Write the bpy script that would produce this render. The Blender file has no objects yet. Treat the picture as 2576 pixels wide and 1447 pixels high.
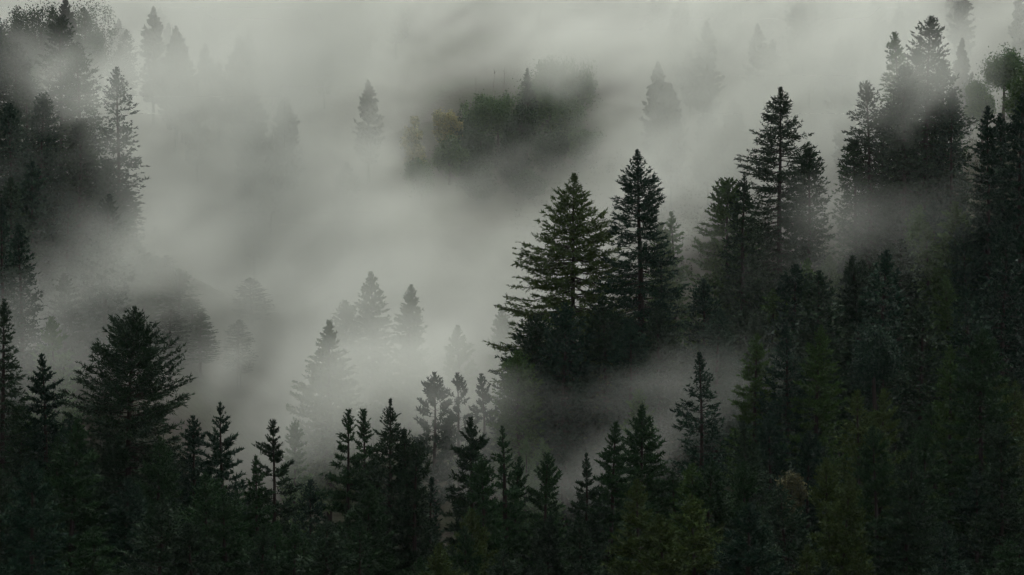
import bpy, math, random
import numpy as np

# ------------------------------------------------------------------ camera
sc = bpy.context.scene
COL = sc.collection
F = 6626.0                       # focal length in pixels of a 2576 x 1447 frame (22 degrees across)
cam = bpy.data.cameras.new('camera')
cam.sensor_width = 36.0
cam.lens = 36.0 * F / 2576.0
cam.clip_start = 0.5
cam.clip_end = 9000.0
cam_ob = bpy.data.objects.new('camera', cam)
cam_ob.rotation_euler = (math.pi / 2, 0, 0)
COL.objects.link(cam_ob)
sc.camera = cam_ob

# ------------------------------------------------------------------ sky, sun, exposure
SUN_EL, SUN_AZ = math.radians(58), math.radians(20)      # high, a little right of straight ahead, behind cloud
world = bpy.data.worlds.new('World')
sc.world = world
world.use_nodes = True
wn, wl = world.node_tree.nodes, world.node_tree.links
wn.clear()
sky = wn.new('ShaderNodeTexSky')
sky.sky_type = 'NISHITA'
sky.sun_disc = False
sky.sun_elevation = SUN_EL
sky.sun_rotation = SUN_AZ
sky.air_density = 1.0
sky.dust_density = 4.0
sky.ozone_density = 1.0
hsv = wn.new('ShaderNodeHueSaturation')                  # an overcast: hardly any blue left
hsv.inputs['Saturation'].default_value = 0.22
bg = wn.new('ShaderNodeBackground')
bg.inputs['Strength'].default_value = 0.12
wo = wn.new('ShaderNodeOutputWorld')
wl.new(sky.outputs[0], hsv.inputs['Color'])
wl.new(hsv.outputs[0], bg.inputs['Color'])
wl.new(bg.outputs[0], wo.inputs['Surface'])

sun = bpy.data.lights.new('sun', 'SUN')
sun.energy = 1.2
sun.angle = math.radians(25)
sun.color = (1.0, 0.96, 0.9)
sun_ob = bpy.data.objects.new('sun', sun)
# a sun lamp shines along its -Z: point that from (azimuth, elevation) down to the scene
sun_ob.rotation_euler = (-(math.pi / 2 - SUN_EL), 0, -SUN_AZ)
COL.objects.link(sun_ob)

sc.view_settings.view_transform = 'Standard'
sc.view_settings.look = 'None'
sc.view_settings.gamma = 1.0
sc.view_settings.use_curve_mapping = False
sc.view_settings.exposure = 0.38

cy = sc.cycles
cy.max_bounces = 6
cy.diffuse_bounces = 2
cy.glossy_bounces = 1
cy.transmission_bounces = 1
cy.transparent_max_bounces = 4
cy.volume_bounces = 1
cy.volume_max_steps = 256
cy.use_adaptive_sampling = True
cy.adaptive_threshold = 0.05
cy.adaptive_min_samples = 16
cy.use_denoising = True
cy.denoising_input_passes = 'RGB_ALBEDO_NORMAL'
cy.denoising_prefilter = 'ACCURATE'
cy.sample_clamp_indirect = 4.0

# ------------------------------------------------------------------ helpers
def at(px, py, D):
    """a pixel of the 2576 x 1447 photograph at a distance of D metres along the view"""
    return ((px - 1288.0) / F * D, D, (723.5 - py) / F * D)

def link(name, data, parent=None):
    o = bpy.data.objects.new(name, data)
    COL.objects.link(o)
    if parent is not None:
        o.parent = parent
    return o

def tag(o, label, cat, group=None):
    o['label'] = label
    o['category'] = cat
    if group:
        o['group'] = group
    return o

def mesh_np(name, V, Fc, mat, tint=None, smooth=False):
    """V (n,3); Fc (m,k) faces with k corners"""
    V = np.asarray(V, np.float32)
    Fc = np.asarray(Fc, np.int32)
    m, k = Fc.shape
    me = bpy.data.meshes.new(name)
    me.vertices.add(len(V))
    me.vertices.foreach_set('co', V.ravel())
    me.loops.add(m * k)
    me.loops.foreach_set('vertex_index', Fc.ravel())
    me.polygons.add(m)
    me.polygons.foreach_set('loop_start', np.arange(0, m * k, k, dtype=np.int32))
    if smooth:
        me.polygons.foreach_set('use_smooth', np.ones(m, bool))
    if tint is not None:
        a = me.attributes.new('tint', 'FLOAT', 'POINT')
        a.data.foreach_set('value', np.asarray(tint, np.float32))
    me.materials.append(mat)
    me.update(calc_edges=True)
    return me

def unit(v):
    return v / np.maximum(np.linalg.norm(v, axis=-1, keepdims=True), 1e-9)

# ------------------------------------------------------------------ materials
def new_mat(name):
    m = bpy.data.materials.new(name)
    m.use_nodes = True
    n, l = m.node_tree.nodes, m.node_tree.links
    return m, n, l, n['Principled BSDF']

def foliage_mat(name, warm=(1.28, 1.10, 0.8), cool=(0.78, 0.88, 0.95)):
    """leaf colour = the tree's own colour, shifted leaf by leaf and clump by clump"""
    m, n, l, p = new_mat(name)
    oi = n.new('ShaderNodeObjectInfo')
    at_ = n.new('ShaderNodeAttribute'); at_.attribute_name = 'tint'
    tc = n.new('ShaderNodeTexCoord')
    nz = n.new('ShaderNodeTexNoise'); nz.inputs['Scale'].default_value = 0.55; nz.inputs['Detail'].default_value = 2
    l.new(tc.outputs['Object'], nz.inputs['Vector'])
    add = n.new('ShaderNodeMath'); add.operation = 'ADD'
    l.new(at_.outputs['Fac'], add.inputs[0]); l.new(nz.outputs['Fac'], add.inputs[1])
    mr = n.new('ShaderNodeMapRange')
    mr.inputs['From Min'].default_value = 0.45; mr.inputs['From Max'].default_value = 1.55
    l.new(add.outputs[0], mr.inputs['Value'])
    cr = n.new('ShaderNodeValToRGB')
    e = cr.color_ramp.elements
    e[0].position = 0.0; e[0].color = (*[c * 0.6 for c in cool], 1)
    e[1].position = 1.0; e[1].color = (*warm, 1)
    mid = cr.color_ramp.elements.new(0.5); mid.color = (0.92, 1.0, 0.9, 1)
    l.new(mr.outputs[0], cr.inputs['Fac'])
    mix = n.new('ShaderNodeMixRGB'); mix.blend_type = 'MULTIPLY'; mix.inputs['Fac'].default_value = 1
    l.new(oi.outputs['Color'], mix.inputs['Color1']); l.new(cr.outputs['Color'], mix.inputs['Color2'])
    l.new(mix.outputs['Color'], p.inputs['Base Color'])
    p.inputs['Roughness'].default_value = 0.75
    p.inputs['Specular IOR Level'].default_value = 0.15
    return m

M_NEEDLE = foliage_mat('needles')
M_LEAF = foliage_mat('broad_leaves', warm=(1.5, 1.25, 0.9))

M_BARK, n, l, p = new_mat('bark')
tc = n.new('ShaderNodeTexCoord')
mp = n.new('ShaderNodeMapping'); mp.inputs['Scale'].default_value = (6, 6, 0.8)
nz = n.new('ShaderNodeTexNoise'); nz.inputs['Scale'].default_value = 1.5; nz.inputs['Detail'].default_value = 5
cr = n.new('ShaderNodeValToRGB')
cr.color_ramp.elements[0].color = (0.014, 0.011, 0.009, 1); cr.color_ramp.elements[1].color = (0.052, 0.041, 0.033, 1)
bp = n.new('ShaderNodeBump'); bp.inputs['Strength'].default_value = 0.6; bp.inputs['Distance'].default_value = 0.06
l.new(tc.outputs['Object'], mp.inputs['Vector']); l.new(mp.outputs[0], nz.inputs['Vector'])
l.new(nz.outputs['Fac'], cr.inputs['Fac']); l.new(cr.outputs['Color'], p.inputs['Base Color'])
l.new(nz.outputs['Fac'], bp.inputs['Height']); l.new(bp.outputs[0], p.inputs['Normal'])
p.inputs['Roughness'].default_value = 0.95; p.inputs['Specular IOR Level'].default_value = 0.1

M_DEAD, n, l, p = new_mat('bleached_wood')
nz = n.new('ShaderNodeTexNoise'); nz.inputs['Scale'].default_value = 2.0
cr = n.new('ShaderNodeValToRGB')
cr.color_ramp.elements[0].color = (0.16, 0.145, 0.125, 1); cr.color_ramp.elements[1].color = (0.34, 0.32, 0.29, 1)
l.new(nz.outputs['Fac'], cr.inputs['Fac']); l.new(cr.outputs['Color'], p.inputs['Base Color'])
p.inputs['Roughness'].default_value = 0.9

M_GROUND, n, l, p = new_mat('forest_floor')
tc = n.new('ShaderNodeTexCoord')
nz = n.new('ShaderNodeTexNoise'); nz.inputs['Scale'].default_value = 0.05; nz.inputs['Detail'].default_value = 8; nz.inputs['Roughness'].default_value = 0.65
n2 = n.new('ShaderNodeTexNoise'); n2.inputs['Scale'].default_value = 0.7; n2.inputs['Detail'].default_value = 6
cr = n.new('ShaderNodeValToRGB')
cr.color_ramp.elements[0].position = 0.35; cr.color_ramp.elements[0].color = (0.030, 0.025, 0.020, 1)
cr.color_ramp.elements[1].position = 0.65; cr.color_ramp.elements[1].color = (0.030, 0.038, 0.018, 1)
mx = n.new('ShaderNodeMixRGB'); mx.blend_type = 'OVERLAY'; mx.inputs['Fac'].default_value = 0.6
bp = n.new('ShaderNodeBump'); bp.inputs['Strength'].default_value = 0.8; bp.inputs['Distance'].default_value = 0.4
l.new(tc.outputs['Object'], nz.inputs['Vector']); l.new(tc.outputs['Object'], n2.inputs['Vector'])
l.new(nz.outputs['Fac'], cr.inputs['Fac']); l.new(cr.outputs['Color'], mx.inputs['Color1']); l.new(n2.outputs['Fac'], mx.inputs['Color2'])
l.new(mx.outputs['Color'], p.inputs['Base Color'])
l.new(n2.outputs['Fac'], bp.inputs['Height']); l.new(bp.outputs[0], p.inputs['Normal'])
p.inputs['Roughness'].default_value = 0.95; p.inputs['Specular IOR Level'].default_value = 0.1

# ------------------------------------------------------------------ the trees the photograph shows
# (species, px of the tip, py of the tip, distance, usual height, [(px below the tip, half width px)...], colour, label, options)
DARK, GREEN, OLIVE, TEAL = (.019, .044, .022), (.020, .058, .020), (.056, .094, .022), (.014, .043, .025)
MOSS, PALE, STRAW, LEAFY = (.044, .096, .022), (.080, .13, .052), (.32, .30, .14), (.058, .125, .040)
FG = 'conifers along the near ridge'
CT = 'tall firs above the middle of the slope'
RT = 'tall conifers on the right-hand slope'
LT = 'conifers on the left-hand hillside'
MT = 'conifers half lost in the valley mist'
BR = 'conifers in the dark lower right forest'
FP = 'trees in the clearing of the far slope'
T = [
 # --- near ridge, from the left
 ('fir', 338, 770, 235, 38, [(0,2),(10,8),(32,36),(60,62),(95,94),(140,112),(180,122),(220,140),(255,134),(300,118),(380,112),(520,120),(700,100)], DARK,
  'biggest broad-crowned dark fir on the near ridge at left, trunk showing through', FG, dict(gap=.06, q=.9)),
 ('fir', 12, 752, 240, 40, [(0,2),(40,14),(90,24),(130,30),(200,36),(330,58),(600,80)], DARK,
  'tall dark fir cut by the left edge, its lit tip leaning above the mist', FG, {}),
 ('redwood', 104, 890, 243, 36, [(0,3),(30,12),(60,30),(120,38),(250,52),(500,70)], TEAL,
  'dark conifer with ragged tip between the left edge and the broad-crowned fir', FG, {}),
 ('redwood', 483, 1045, 246, 32, [(0,3),(25,16),(55,24),(90,30),(160,46),(300,60)], TEAL,
  'short dense conifer tucked against the right flank of the broad-crowned fir', FG, {}),
 ('redwood', 553, 1012, 240, 34, [(0,2),(25,10),(60,22),(90,34),(120,42),(150,58),(175,50),(215,58),(300,62),(430,70)], TEAL,
  'open redwood with long upswept lower branches standing right of the broad-crowned fir', FG, dict(gap=.30, ws=1.45)),
 ('redwood', 688, 1055, 245, 33, [(0,5),(22,11),(60,17),(85,22),(105,32),(135,42),(160,62),(240,66),(392,80)], DARK,
  'crooked-topped redwood with one branch jutting out to its left', FG, dict(extra=[(68,-1,46),(64,-.9,40),(165,1,72),(110,1,44),(112,-1,42)], gap=.3, ws=1.25)),
 ('redwood', 641, 1145, 236, 30, [(0,2),(25,9),(60,20),(110,32),(180,44),(300,58)], GREEN,
  'young green redwood just left of the crooked-topped one', FG, {}),
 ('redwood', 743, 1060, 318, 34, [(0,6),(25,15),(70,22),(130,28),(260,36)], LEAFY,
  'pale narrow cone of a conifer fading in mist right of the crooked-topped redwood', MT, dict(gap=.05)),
 ('fir', 782, 1205, 275, 22, [(0,4),(30,18),(70,30),(200,45)], TEAL,
  'low dim conifer in the mist gap left of the twin-topped redwoods', MT, {}),
 ('redwood', 880, 1028, 245, 36, [(0,5),(30,13),(60,20),(90,27),(120,38),(150,42),(175,52),(250,62),(420,80)], GREEN,
  'left one of the twin-topped redwoods, daylight between its branches and trunk', FG, dict(gap=.3, ws=1.4, extra=[(170,-1,62),(173,-.8,55)])),
 ('redwood', 912, 1028, 247, 36, [(0,5),(30,12),(60,18),(90,24),(130,32),(250,52),(420,70)], GREEN,
  'right one of the twin-topped redwoods, tight against the pointed fir', FG, dict(gap=.25, ws=1.25)),
 ('fir', 984, 1003, 243, 37, [(0,1),(18,4),(40,13),(70,24),(95,38),(120,48),(170,62),(250,74),(440,90)], DARK,
  'sharply pointed dark fir beside the twin-topped redwoods', FG, dict(gap=.12, tipup=.7)),
 ('fir', 1018, 1080, 242, 33, [(0,3),(25,12),(60,22),(110,34),(200,46),(360,60)], DARK,
  'lesser dark fir rising from the right shoulder of the sharply pointed fir', FG, {}),
 ('pine', 1048, 1112, 240, 33, [(0,10),(25,22),(60,32),(110,34),(170,36),(300,46)], DARK,
  'rounded tufty-topped conifer right of the sharply pointed fir', FG, dict(gap=.3)),
 ('fir', 1088, 1200, 252, 22, [(0,1),(30,10),(60,18),(110,26),(220,36)], TEAL,
  'small spiky fir standing in the mist gap below the three open-topped pines', FG, dict(gap=.3)),
 ('redwood', 1186, 1048, 240, 36, [(0,4),(25,10),(50,18),(70,34),(85,42),(100,30),(150,42),(220,58),(399,80)], DARK,
  'dark redwood with stubby side branches in front of the three open-topped pines', FG, dict(gap=.2, extra=[(66,.9,42),(62,1,38),(80,-1,46)])),
 ('redwood', 1213, 1148, 232, 31, [(0,8),(25,20),(70,32),(130,42),(300,56)], GREEN,
  'round-topped green conifer between the stubby-branched redwood and the bare-trunked one', FG, {}),
 ('redwood', 1262, 1072, 236, 36, [(0,1),(25,8),(60,17),(85,24),(105,34),(150,40),(210,44),(377,52)], GREEN,
  'slim pointed redwood with long dark trunk showing below its tip', FG, dict(gap=.35, ws=1.4, trunk=1.25)),
 ('redwood', 1306, 1148, 240, 32, [(0,2),(30,12),(70,20),(130,28),(300,44)], GREEN,
  'small pointed conifer close on the right of the slim long-trunked redwood', FG, {}),
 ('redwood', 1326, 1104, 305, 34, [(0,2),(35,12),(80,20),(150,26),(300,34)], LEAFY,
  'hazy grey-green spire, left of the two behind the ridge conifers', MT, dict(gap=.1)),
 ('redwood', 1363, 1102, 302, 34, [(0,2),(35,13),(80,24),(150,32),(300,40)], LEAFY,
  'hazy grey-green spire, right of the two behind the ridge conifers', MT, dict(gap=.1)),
 ('redwood', 1379, 1138, 240, 33, [(0,5),(30,17),(70,28),(110,34),(170,38),(300,50)], GREEN,
  'full dark green conifer below the two hazy spires', FG, {}),
 ('redwood', 1476, 1140, 245, 33, [(0,1),(30,9),(65,18),(90,24),(120,38),(160,48),(300,62)], DARK,
  'lone narrow-topped redwood in the gap right of the hazy spires', FG, dict(gap=.3)),
 ('redwood', 1552, 1060, 250, 36, [(0,3),(30,12),(70,26),(110,38),(180,50),(380,66)], GREEN,
  'steep cone of a redwood left of the broad dark cone', FG, {}),
 ('redwood', 1616, 1018, 255, 38, [(0,3),(30,15),(70,32),(110,46),(200,60),(430,84)], GREEN,
  'broad dark green cone standing before the hazy green tip', FG, dict(gap=.1)),
 ('redwood', 1608, 978, 300, 36, [(0,5),(30,17),(80,30),(200,40)], MOSS,
  'hazy bright green tip showing just above the broad dark cone', MT, dict(gap=.05)),
 ('fir', 1760, 885, 272, 40, [(0,2),(25,11),(60,20),(90,32),(125,44),(150,48),(200,56),(300,66),(560,80)], TEAL,
  'stand-alone dark fir with ragged outline against pale mist at lower right', FG, dict(gap=.34, extra=[(152,-1,66),(150,-.9,60)])),
 ('redwood', 1740, 1165, 240, 28, [(0,4),(40,22),(100,36),(280,56)], MOSS,
  'small mossy green conifer before the foot of the stand-alone dark fir', FG, {}),
 # --- the three open-topped pines in the mist
 ('pine', 1094, 936, 326, 38, [(0,3),(22,18),(45,26),(70,38),(110,48),(160,50),(260,52)], TEAL,
  'leftmost and fullest of the three open-topped pines in the mist', 'open-topped pines in the mist', dict(gap=.3)),
 ('pine', 1150, 938, 328, 38, [(0,3),(22,16),(45,24),(75,30),(110,42),(160,48),(260,50)], TEAL,
  'middle one of the three open-topped pines in the mist', 'open-topped pines in the mist', dict(gap=.45)),
 ('pine', 1211, 940, 324, 38, [(0,2),(22,13),(45,20),(75,26),(100,28),(140,24),(200,22)], TEAL,
  'rightmost and barest of the three open-topped pines in the mist', 'open-topped pines in the mist', dict(gap=.55, extra=[(92,1,30),(100,.9,28)])),
 # --- paler trees deep in the mist
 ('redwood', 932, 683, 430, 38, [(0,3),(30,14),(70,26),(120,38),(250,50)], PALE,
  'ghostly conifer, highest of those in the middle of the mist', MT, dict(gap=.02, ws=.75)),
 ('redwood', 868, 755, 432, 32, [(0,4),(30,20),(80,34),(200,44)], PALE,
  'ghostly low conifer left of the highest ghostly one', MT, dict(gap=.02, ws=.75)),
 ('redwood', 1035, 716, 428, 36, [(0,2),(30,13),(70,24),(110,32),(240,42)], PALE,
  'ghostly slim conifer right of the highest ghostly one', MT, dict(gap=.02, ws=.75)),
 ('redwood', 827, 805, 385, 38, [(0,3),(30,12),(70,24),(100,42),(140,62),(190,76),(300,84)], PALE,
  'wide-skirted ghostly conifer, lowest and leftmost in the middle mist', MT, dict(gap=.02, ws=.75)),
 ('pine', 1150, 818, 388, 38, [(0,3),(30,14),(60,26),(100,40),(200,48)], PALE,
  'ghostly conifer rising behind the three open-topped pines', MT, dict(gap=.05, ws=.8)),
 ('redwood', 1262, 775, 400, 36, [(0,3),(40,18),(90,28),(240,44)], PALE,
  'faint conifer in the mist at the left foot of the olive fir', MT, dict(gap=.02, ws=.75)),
 ('fir', 642, 330, 520, 34, [(0,5),(40,22),(80,34),(120,36),(200,40)], DARK,
  'lone smudge of a conifer in the bright mist at upper left', MT, {}),
 # --- the tall pair
 ('fir', 1445, 435, 332, 46, [(0,3),(25,12),(45,26),(75,50),(105,78),(135,92),(170,100),(205,132),(250,122),(300,140),(335,160),(370,140),(435,180),(500,172),(560,160),(700,120)], OLIVE,
  'olive-tinged fir, left one of the tall pair in the middle', CT, dict(gap=.05, q=.8, extra=[(335,-1,178),(330,-.96,168),(205,-1,140),(440,-1,192)])),
 ('fir', 1602, 375, 326, 50, [(0,2),(22,8),(45,22),(65,36),(85,46),(110,42),(140,58),(165,52),(195,56),(240,66),(290,76),(345,104),(385,92),(450,96),(520,84),(640,80)], TEAL,
  'blue-dark fir with notched crown, right one of the tall pair in the middle', CT, dict(gap=.12, q=.8, trunk=1.2, extra=[(120,.9,62),(125,1,60),(345,1,112),(85,-1,48)])),
 ('redwood', 1688, 532, 404, 40, [(0,2),(25,10),(55,20),(90,25),(130,30),(250,36)], LEAFY,
  'slim hazy redwood right behind the notched dark fir', CT, dict(gap=.35)),
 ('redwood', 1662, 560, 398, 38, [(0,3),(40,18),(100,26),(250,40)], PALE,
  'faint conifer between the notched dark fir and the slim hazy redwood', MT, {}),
  # --- low dark trees under the pair
 ('fir', 1352, 790, 322, 22, [(0,4),(40,34),(80,60),(130,84),(250,90)], DARK,
  'low wide dark fir under the left skirt of the olive fir', CT, dict(gap=.05, low=.96)),
 ('fir', 1425, 760, 318, 24, [(0,4),(40,30),(90,56),(180,76),(300,84)], TEAL,
  'low black fir under the trunk of the olive fir', CT, dict(gap=.05, low=.96)),
 ('fir', 1515, 745, 320, 24, [(0,4),(40,30),(90,50),(180,70),(300,80)], DARK,
  'low black fir between the trunks of the tall pair', CT, dict(gap=.05, low=.96)),
 ('fir', 1652, 770, 322, 20, [(0,4),(40,26),(90,46),(200,60)], DARK,
  'low dark fir under the right skirt of the notched dark fir', CT, dict(gap=.1, low=.96)),
 ('fir', 1300, 880, 316, 16, [(0,4),(40,30),(90,50),(200,60)], MOSS,
  'bushy green fir lowest at the left foot of the tall pair', CT, dict(gap=.1, low=.96)),
 ('fir', 1590, 800, 316, 20, [(0,4),(40,26),(90,46),(200,60)], TEAL,
  'low black fir under the trunk of the notched dark fir', CT, dict(gap=.1, low=.96)),
 ('fir', 1770, 700, 345, 22, [(0,4),(40,26),(90,46),(200,60)], TEAL,
  'dim bushy conifer right of the foot of the tall pair', CT, dict(gap=.1, low=.96)),
 # --- right-hand slope
 ('fir', 1965, 218, 388, 44, [(0,2),(18,9),(45,30),(80,42),(115,62),(150,74),(190,88),(225,94),(260,74),(320,86),(500,92)], DARK,
  'dark pointed fir with see-through crown, tallest left of the misty giants', RT, dict(gap=.20, q=.78)),
 ('fir', 1872, 432, 372, 40, [(0,1),(25,6),(50,16),(80,26),(120,32),(180,46),(260,58),(420,76)], DARK,
  'dark spike-topped fir before the left flank of the see-through fir', RT, dict(gap=.08)),
 ('redwood', 1828, 448, 396, 38, [(0,12),(30,28),(70,44),(120,58),(180,70),(260,76),(400,80)], MOSS,
  'sunless light green conifer sloping down left of the spike-topped fir', RT, dict(gap=.12)),
 ('fir', 2036, 372, 378, 36, [(0,6),(30,22),(70,34),(110,38),(200,44),(400,60)], DARK,
  'dense dark fir leaning on the right flank of the see-through fir', RT, dict(gap=.05)),
 ('fir', 2250, 80, 442, 44, [(0,4),(30,14),(70,24),(120,28),(200,36),(350,46)], LEAFY,
  'pale slender conifer just left of the tallest misty giant', RT, dict(gap=.1)),
 ('fir', 2343, 40, 432, 50, [(0,3),(25,20),(50,36),(85,46),(130,52),(180,62),(230,80),(275,98),(320,92),(400,100),(600,90)], DARK,
  'tallest misty giant fir near the upper right corner', RT, dict(gap=.2)),
 ('fir', 2178, 205, 428, 40, [(0,8),(40,24),(90,40),(150,52),(220,58),(300,64),(450,70)], DARK,
  'broad misty conifer on the left of the giants with pale edge', RT, dict(gap=.28)),
 ('fir', 2275, 165, 424, 42, [(0,8),(40,24),(90,36),(200,50),(400,66)], DARK,
  'dark conifer mass between the two misty giants', RT, dict(gap=.08)),
 ('fir', 2395, 230, 426, 38, [(0,6),(40,18),(90,28),(160,40),(400,56)], TEAL,
  'ragged-edged conifer at the right flank of the tallest misty giant', RT, dict(gap=.25)),
 ('fir', 2305, 120, 436, 44, [(0,5),(40,22),(90,38),(180,54),(400,70)], GREEN,
  'green-grey conifer filling the gap left of the tallest misty giant', RT, dict(gap=.06)),
 ('fir', 2375, 150, 440, 42, [(0,5),(40,24),(90,40),(180,56),(400,70)], GREEN,
  'green-grey conifer shouldering the right side of the tallest misty giant', RT, dict(gap=.1)),
 ('fir', 2225, 270, 432, 38, [(0,6),(40,26),(90,42),(180,56),(400,70)], DARK,
  'dense conifer under the pale slender one beside the giants', RT, dict(gap=.06)),
 ('fir', 2145, 350, 430, 34, [(0,6),(40,24),(90,38),(180,50),(400,64)], GREEN,
  'lowest conifer at the left flank of the misty giants', RT, dict(gap=.1)),
 ('redwood', 2485, 266, 352, 40, [(0,2),(25,12),(60,22),(110,30),(200,36),(420,50)], TEAL,
  'black slim conifer, left of the close pair near the right edge', RT, dict(gap=.05)),
 ('redwood', 2513, 284, 354, 38, [(0,2),(25,11),(60,18),(120,26),(400,44)], TEAL,
  'black slim conifer, right of the close pair near the right edge', RT, dict(gap=.05)),
 ('redwood', 2572, 232, 342, 44, [(0,2),(30,12),(70,26),(120,38),(220,50),(500,70)], TEAL,
  'black tall conifer cut by the right edge beside the close pair', RT, dict(gap=.05)),
 ('fir', 2120, 660, 392, 26, [(0,8),(40,26),(100,40),(250,56)], DARK,
  'dim conifer in thin mist below the broad misty one with the pale edge', RT, {}),
 ('redwood', 2330, 560, 360, 36, [(0,4),(40,20),(100,34),(250,50)], MOSS,
  'moss green conifer glimmering below the tallest misty giant', RT, {}),
 ('fir', 2240, 610, 365, 34, [(0,5),(40,24),(100,38),(260,56)], DARK,
  'dark conifer left of the moss green glimmering one', RT, {}),
 ('fir', 2420, 560, 350, 36, [(0,5),(40,24),(100,40),(260,60)], TEAL,
  'dark conifer below the close black pair at right', RT, {}),
 ('broadleaf', 2525, 120, 540, 18, [(0,0),(60,55)], LEAFY,
  'rounded green broadleaf in haze near the top right corner', RT, {}),
 ('broadleaf', 2470, 200, 530, 16, [(0,0),(55,48)], LEAFY,
  'rounded green broadleaf in haze above the close black pair', RT, {}),
 ('broadleaf', 2575, 180, 520, 16, [(0,0),(60,50)], MOSS,
  'rounded mossy broadleaf in haze at the right edge near the top', RT, {}),
 # --- dark lower right
 ('redwood', 1903, 838, 288, 36, [(0,3),(30,15),(70,30),(120,42),(220,56),(400,72)], MOSS,
  'olive green conifer standing left of the black spiky fir at lower right', BR, dict(gap=.15)),
 ('fir', 1976, 812, 284, 38, [(0,1),(30,10),(70,24),(120,40),(200,58),(400,80)], TEAL,
  'black spiky fir between the two olive green conifers at lower right', BR, dict(gap=.05)),
 ('redwood', 2066, 818, 282, 38, [(0,2),(30,14),(70,26),(120,42),(200,56),(400,72)], MOSS,
  'olive green conifer standing right of the black spiky fir at lower right', BR, dict(gap=.18)),
 ('broadleaf', 2200, 822, 300, 20, [(0,0),(80,70)], TEAL,
  'dim rounded tree right of the olive green conifers', BR, {}),
 ('redwood', 2158, 980, 258, 34, [(0,4),(30,14),(80,32),(140,56),(220,66),(400,80)], OLIVE,
  'left of the two brownish wide-branched redwoods at lower right', BR, dict(gap=.35)),
 ('redwood', 2224, 978, 260, 34, [(0,6),(30,16),(80,34),(140,56),(220,66),(400,80)], OLIVE,
  'right of the two brownish wide-branched redwoods at lower right', BR, dict(gap=.35)),
 ('redwood', 2390, 868, 272, 36, [(0,3),(40,16),(100,30),(200,44),(400,66)], MOSS,
  'slim green conifer left of the broad green cone near the right edge', BR, {}),
 ('redwood', 2472, 826, 266, 40, [(0,3),(40,26),(90,48),(150,62),(300,86),(500,100)], GREEN,
  'broad green cone near the right edge of the lower forest', BR, dict(gap=.1)),
 ('broadleaf', 1992, 1196, 246, 10, [(0,0),(58,38)], (.10, .105, .055),
  'small pale-leaved bushy tree among the dark conifers at lower right', BR, dict(gap=.75)),
 ('redwood', 1872, 1160, 248, 28, [(0,5),(40,24),(110,38),(280,60)], GREEN,
  'dim green conifer left of the small pale-leaved tree', BR, {}),
 ('redwood', 2075, 1150, 244, 28, [(0,4),(40,22),(110,40),(280,62)], OLIVE,
  'dim brownish conifer right of the small pale-leaved tree', BR, {}),
 ('redwood', 2330, 1060, 250, 32, [(0,4),(40,22),(110,40),(280,66)], GREEN,
  'dim conifer under the slim green one near the right edge', BR, {}),
 ('redwood', 2520, 1060, 244, 34, [(0,4),(40,24),(110,44),(280,70)], DARK,
  'darkest conifer at the right edge below the broad green cone', BR, {}),
 # --- left-hand hillside
 ('fir', 292, 168, 432, 42, [(0,2),(25,12),(55,24),(85,34),(105,38),(130,30),(180,48),(300,60)], TEAL,
  'open-crowned grey fir standing out at the edge of the left hillside', LT, dict(gap=.3)),
 ('fir', 150, 40, 452, 46, [(0,8),(40,26),(90,40),(140,52),(200,58),(400,66)], DARK,
  'tall hazy conifer left of and above the open-crowned grey fir', LT, dict(gap=.08)),
 ('fir', 190, 110, 448, 42, [(0,8),(40,28),(90,44),(180,58),(400,70)], GREEN,
  'full hazy conifer between the tall hazy one and the open-crowned grey fir', LT, dict(gap=.05)),
 ('fir', 40, 110, 455, 42, [(0,8),(40,28),(90,44),(180,58),(400,70)], DARK,
  'full hazy conifer near the left edge under the sky patch', LT, dict(gap=.05)),
 ('fir', 45, 560, 335, 42, [(0,4),(50,20),(120,34),(300,52)], TEAL,
  'black conifer near the left edge, above the ragged-tipped one', LT, dict(gap=.08)),
 ('fir', 62, 185, 440, 40, [(0,6),(40,24),(90,36),(200,50),(400,66)], DARK,
  'dark conifer in thin mist near the left edge, left of the tall hazy one', LT, dict(gap=.1)),
 ('fir', 110, 235, 426, 40, [(0,8),(40,26),(90,42),(200,56),(400,72)], TEAL,
  'dark conifer below the tall hazy one on the left hillside', LT, dict(gap=.05)),
 ('fir', 205, 300, 428, 36, [(0,8),(40,26),(100,42),(250,60)], DARK,
  'dark conifer just below left of the open-crowned grey fir', LT, dict(gap=.08)),
 ('fir', 20, 260, 420, 42, [(0,8),(40,24),(100,44),(300,64)], TEAL,
  'dark conifer cut by the left edge on the left hillside', LT, dict(gap=.05)),
 ('fir', 270, 400, 424, 32, [(0,8),(40,24),(100,36),(250,48)], TEAL,
  'shadowy conifer at the foot of the open-crowned grey fir', LT, {}),
 ('redwood', 128, 795, 330, 38, [(0,4),(30,18),(70,32),(130,48),(300,60)], LEAFY,
  'hazy green conifer showing left of the broad-crowned fir', LT, dict(gap=.1)),
 ('fir', 3, 500, 330, 44, [(0,3),(50,14),(120,22),(300,40)], TEAL,
  'black conifer sliver on the left edge at middle height', LT, {}),
 ('broadleaf', 26, 6, 560, 22, [(0,0),(120,50)], DARK,
  'leafy treetop against white sky in the top left corner', LT, dict(gap=.1)),
 ('broadleaf', 105, -6, 570, 24, [(0,0),(130,80)], DARK,
  'dark leafy treetop along the top edge beside the white sky patch', LT, {}),
 ('broadleaf', 225, -10, 575, 24, [(0,0),(130,80)], GREEN,
  'hazy leafy treetop on the top edge above the tall hazy conifer', LT, {}),
 # --- clearing of the far slope
 ('broadleaf', 1040, 298, 622, 15, [(0,0),(72,32)], STRAW,
  'tall straw-yellow broadleaf at the left end of the far clearing', FP, dict(gap=.2)),
 ('broadleaf', 1124, 268, 632, 12, [(0,0),(52,34)], STRAW,
  'straw-yellow broadleaf with green neighbour in the far clearing', FP, dict(gap=.25)),
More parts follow.
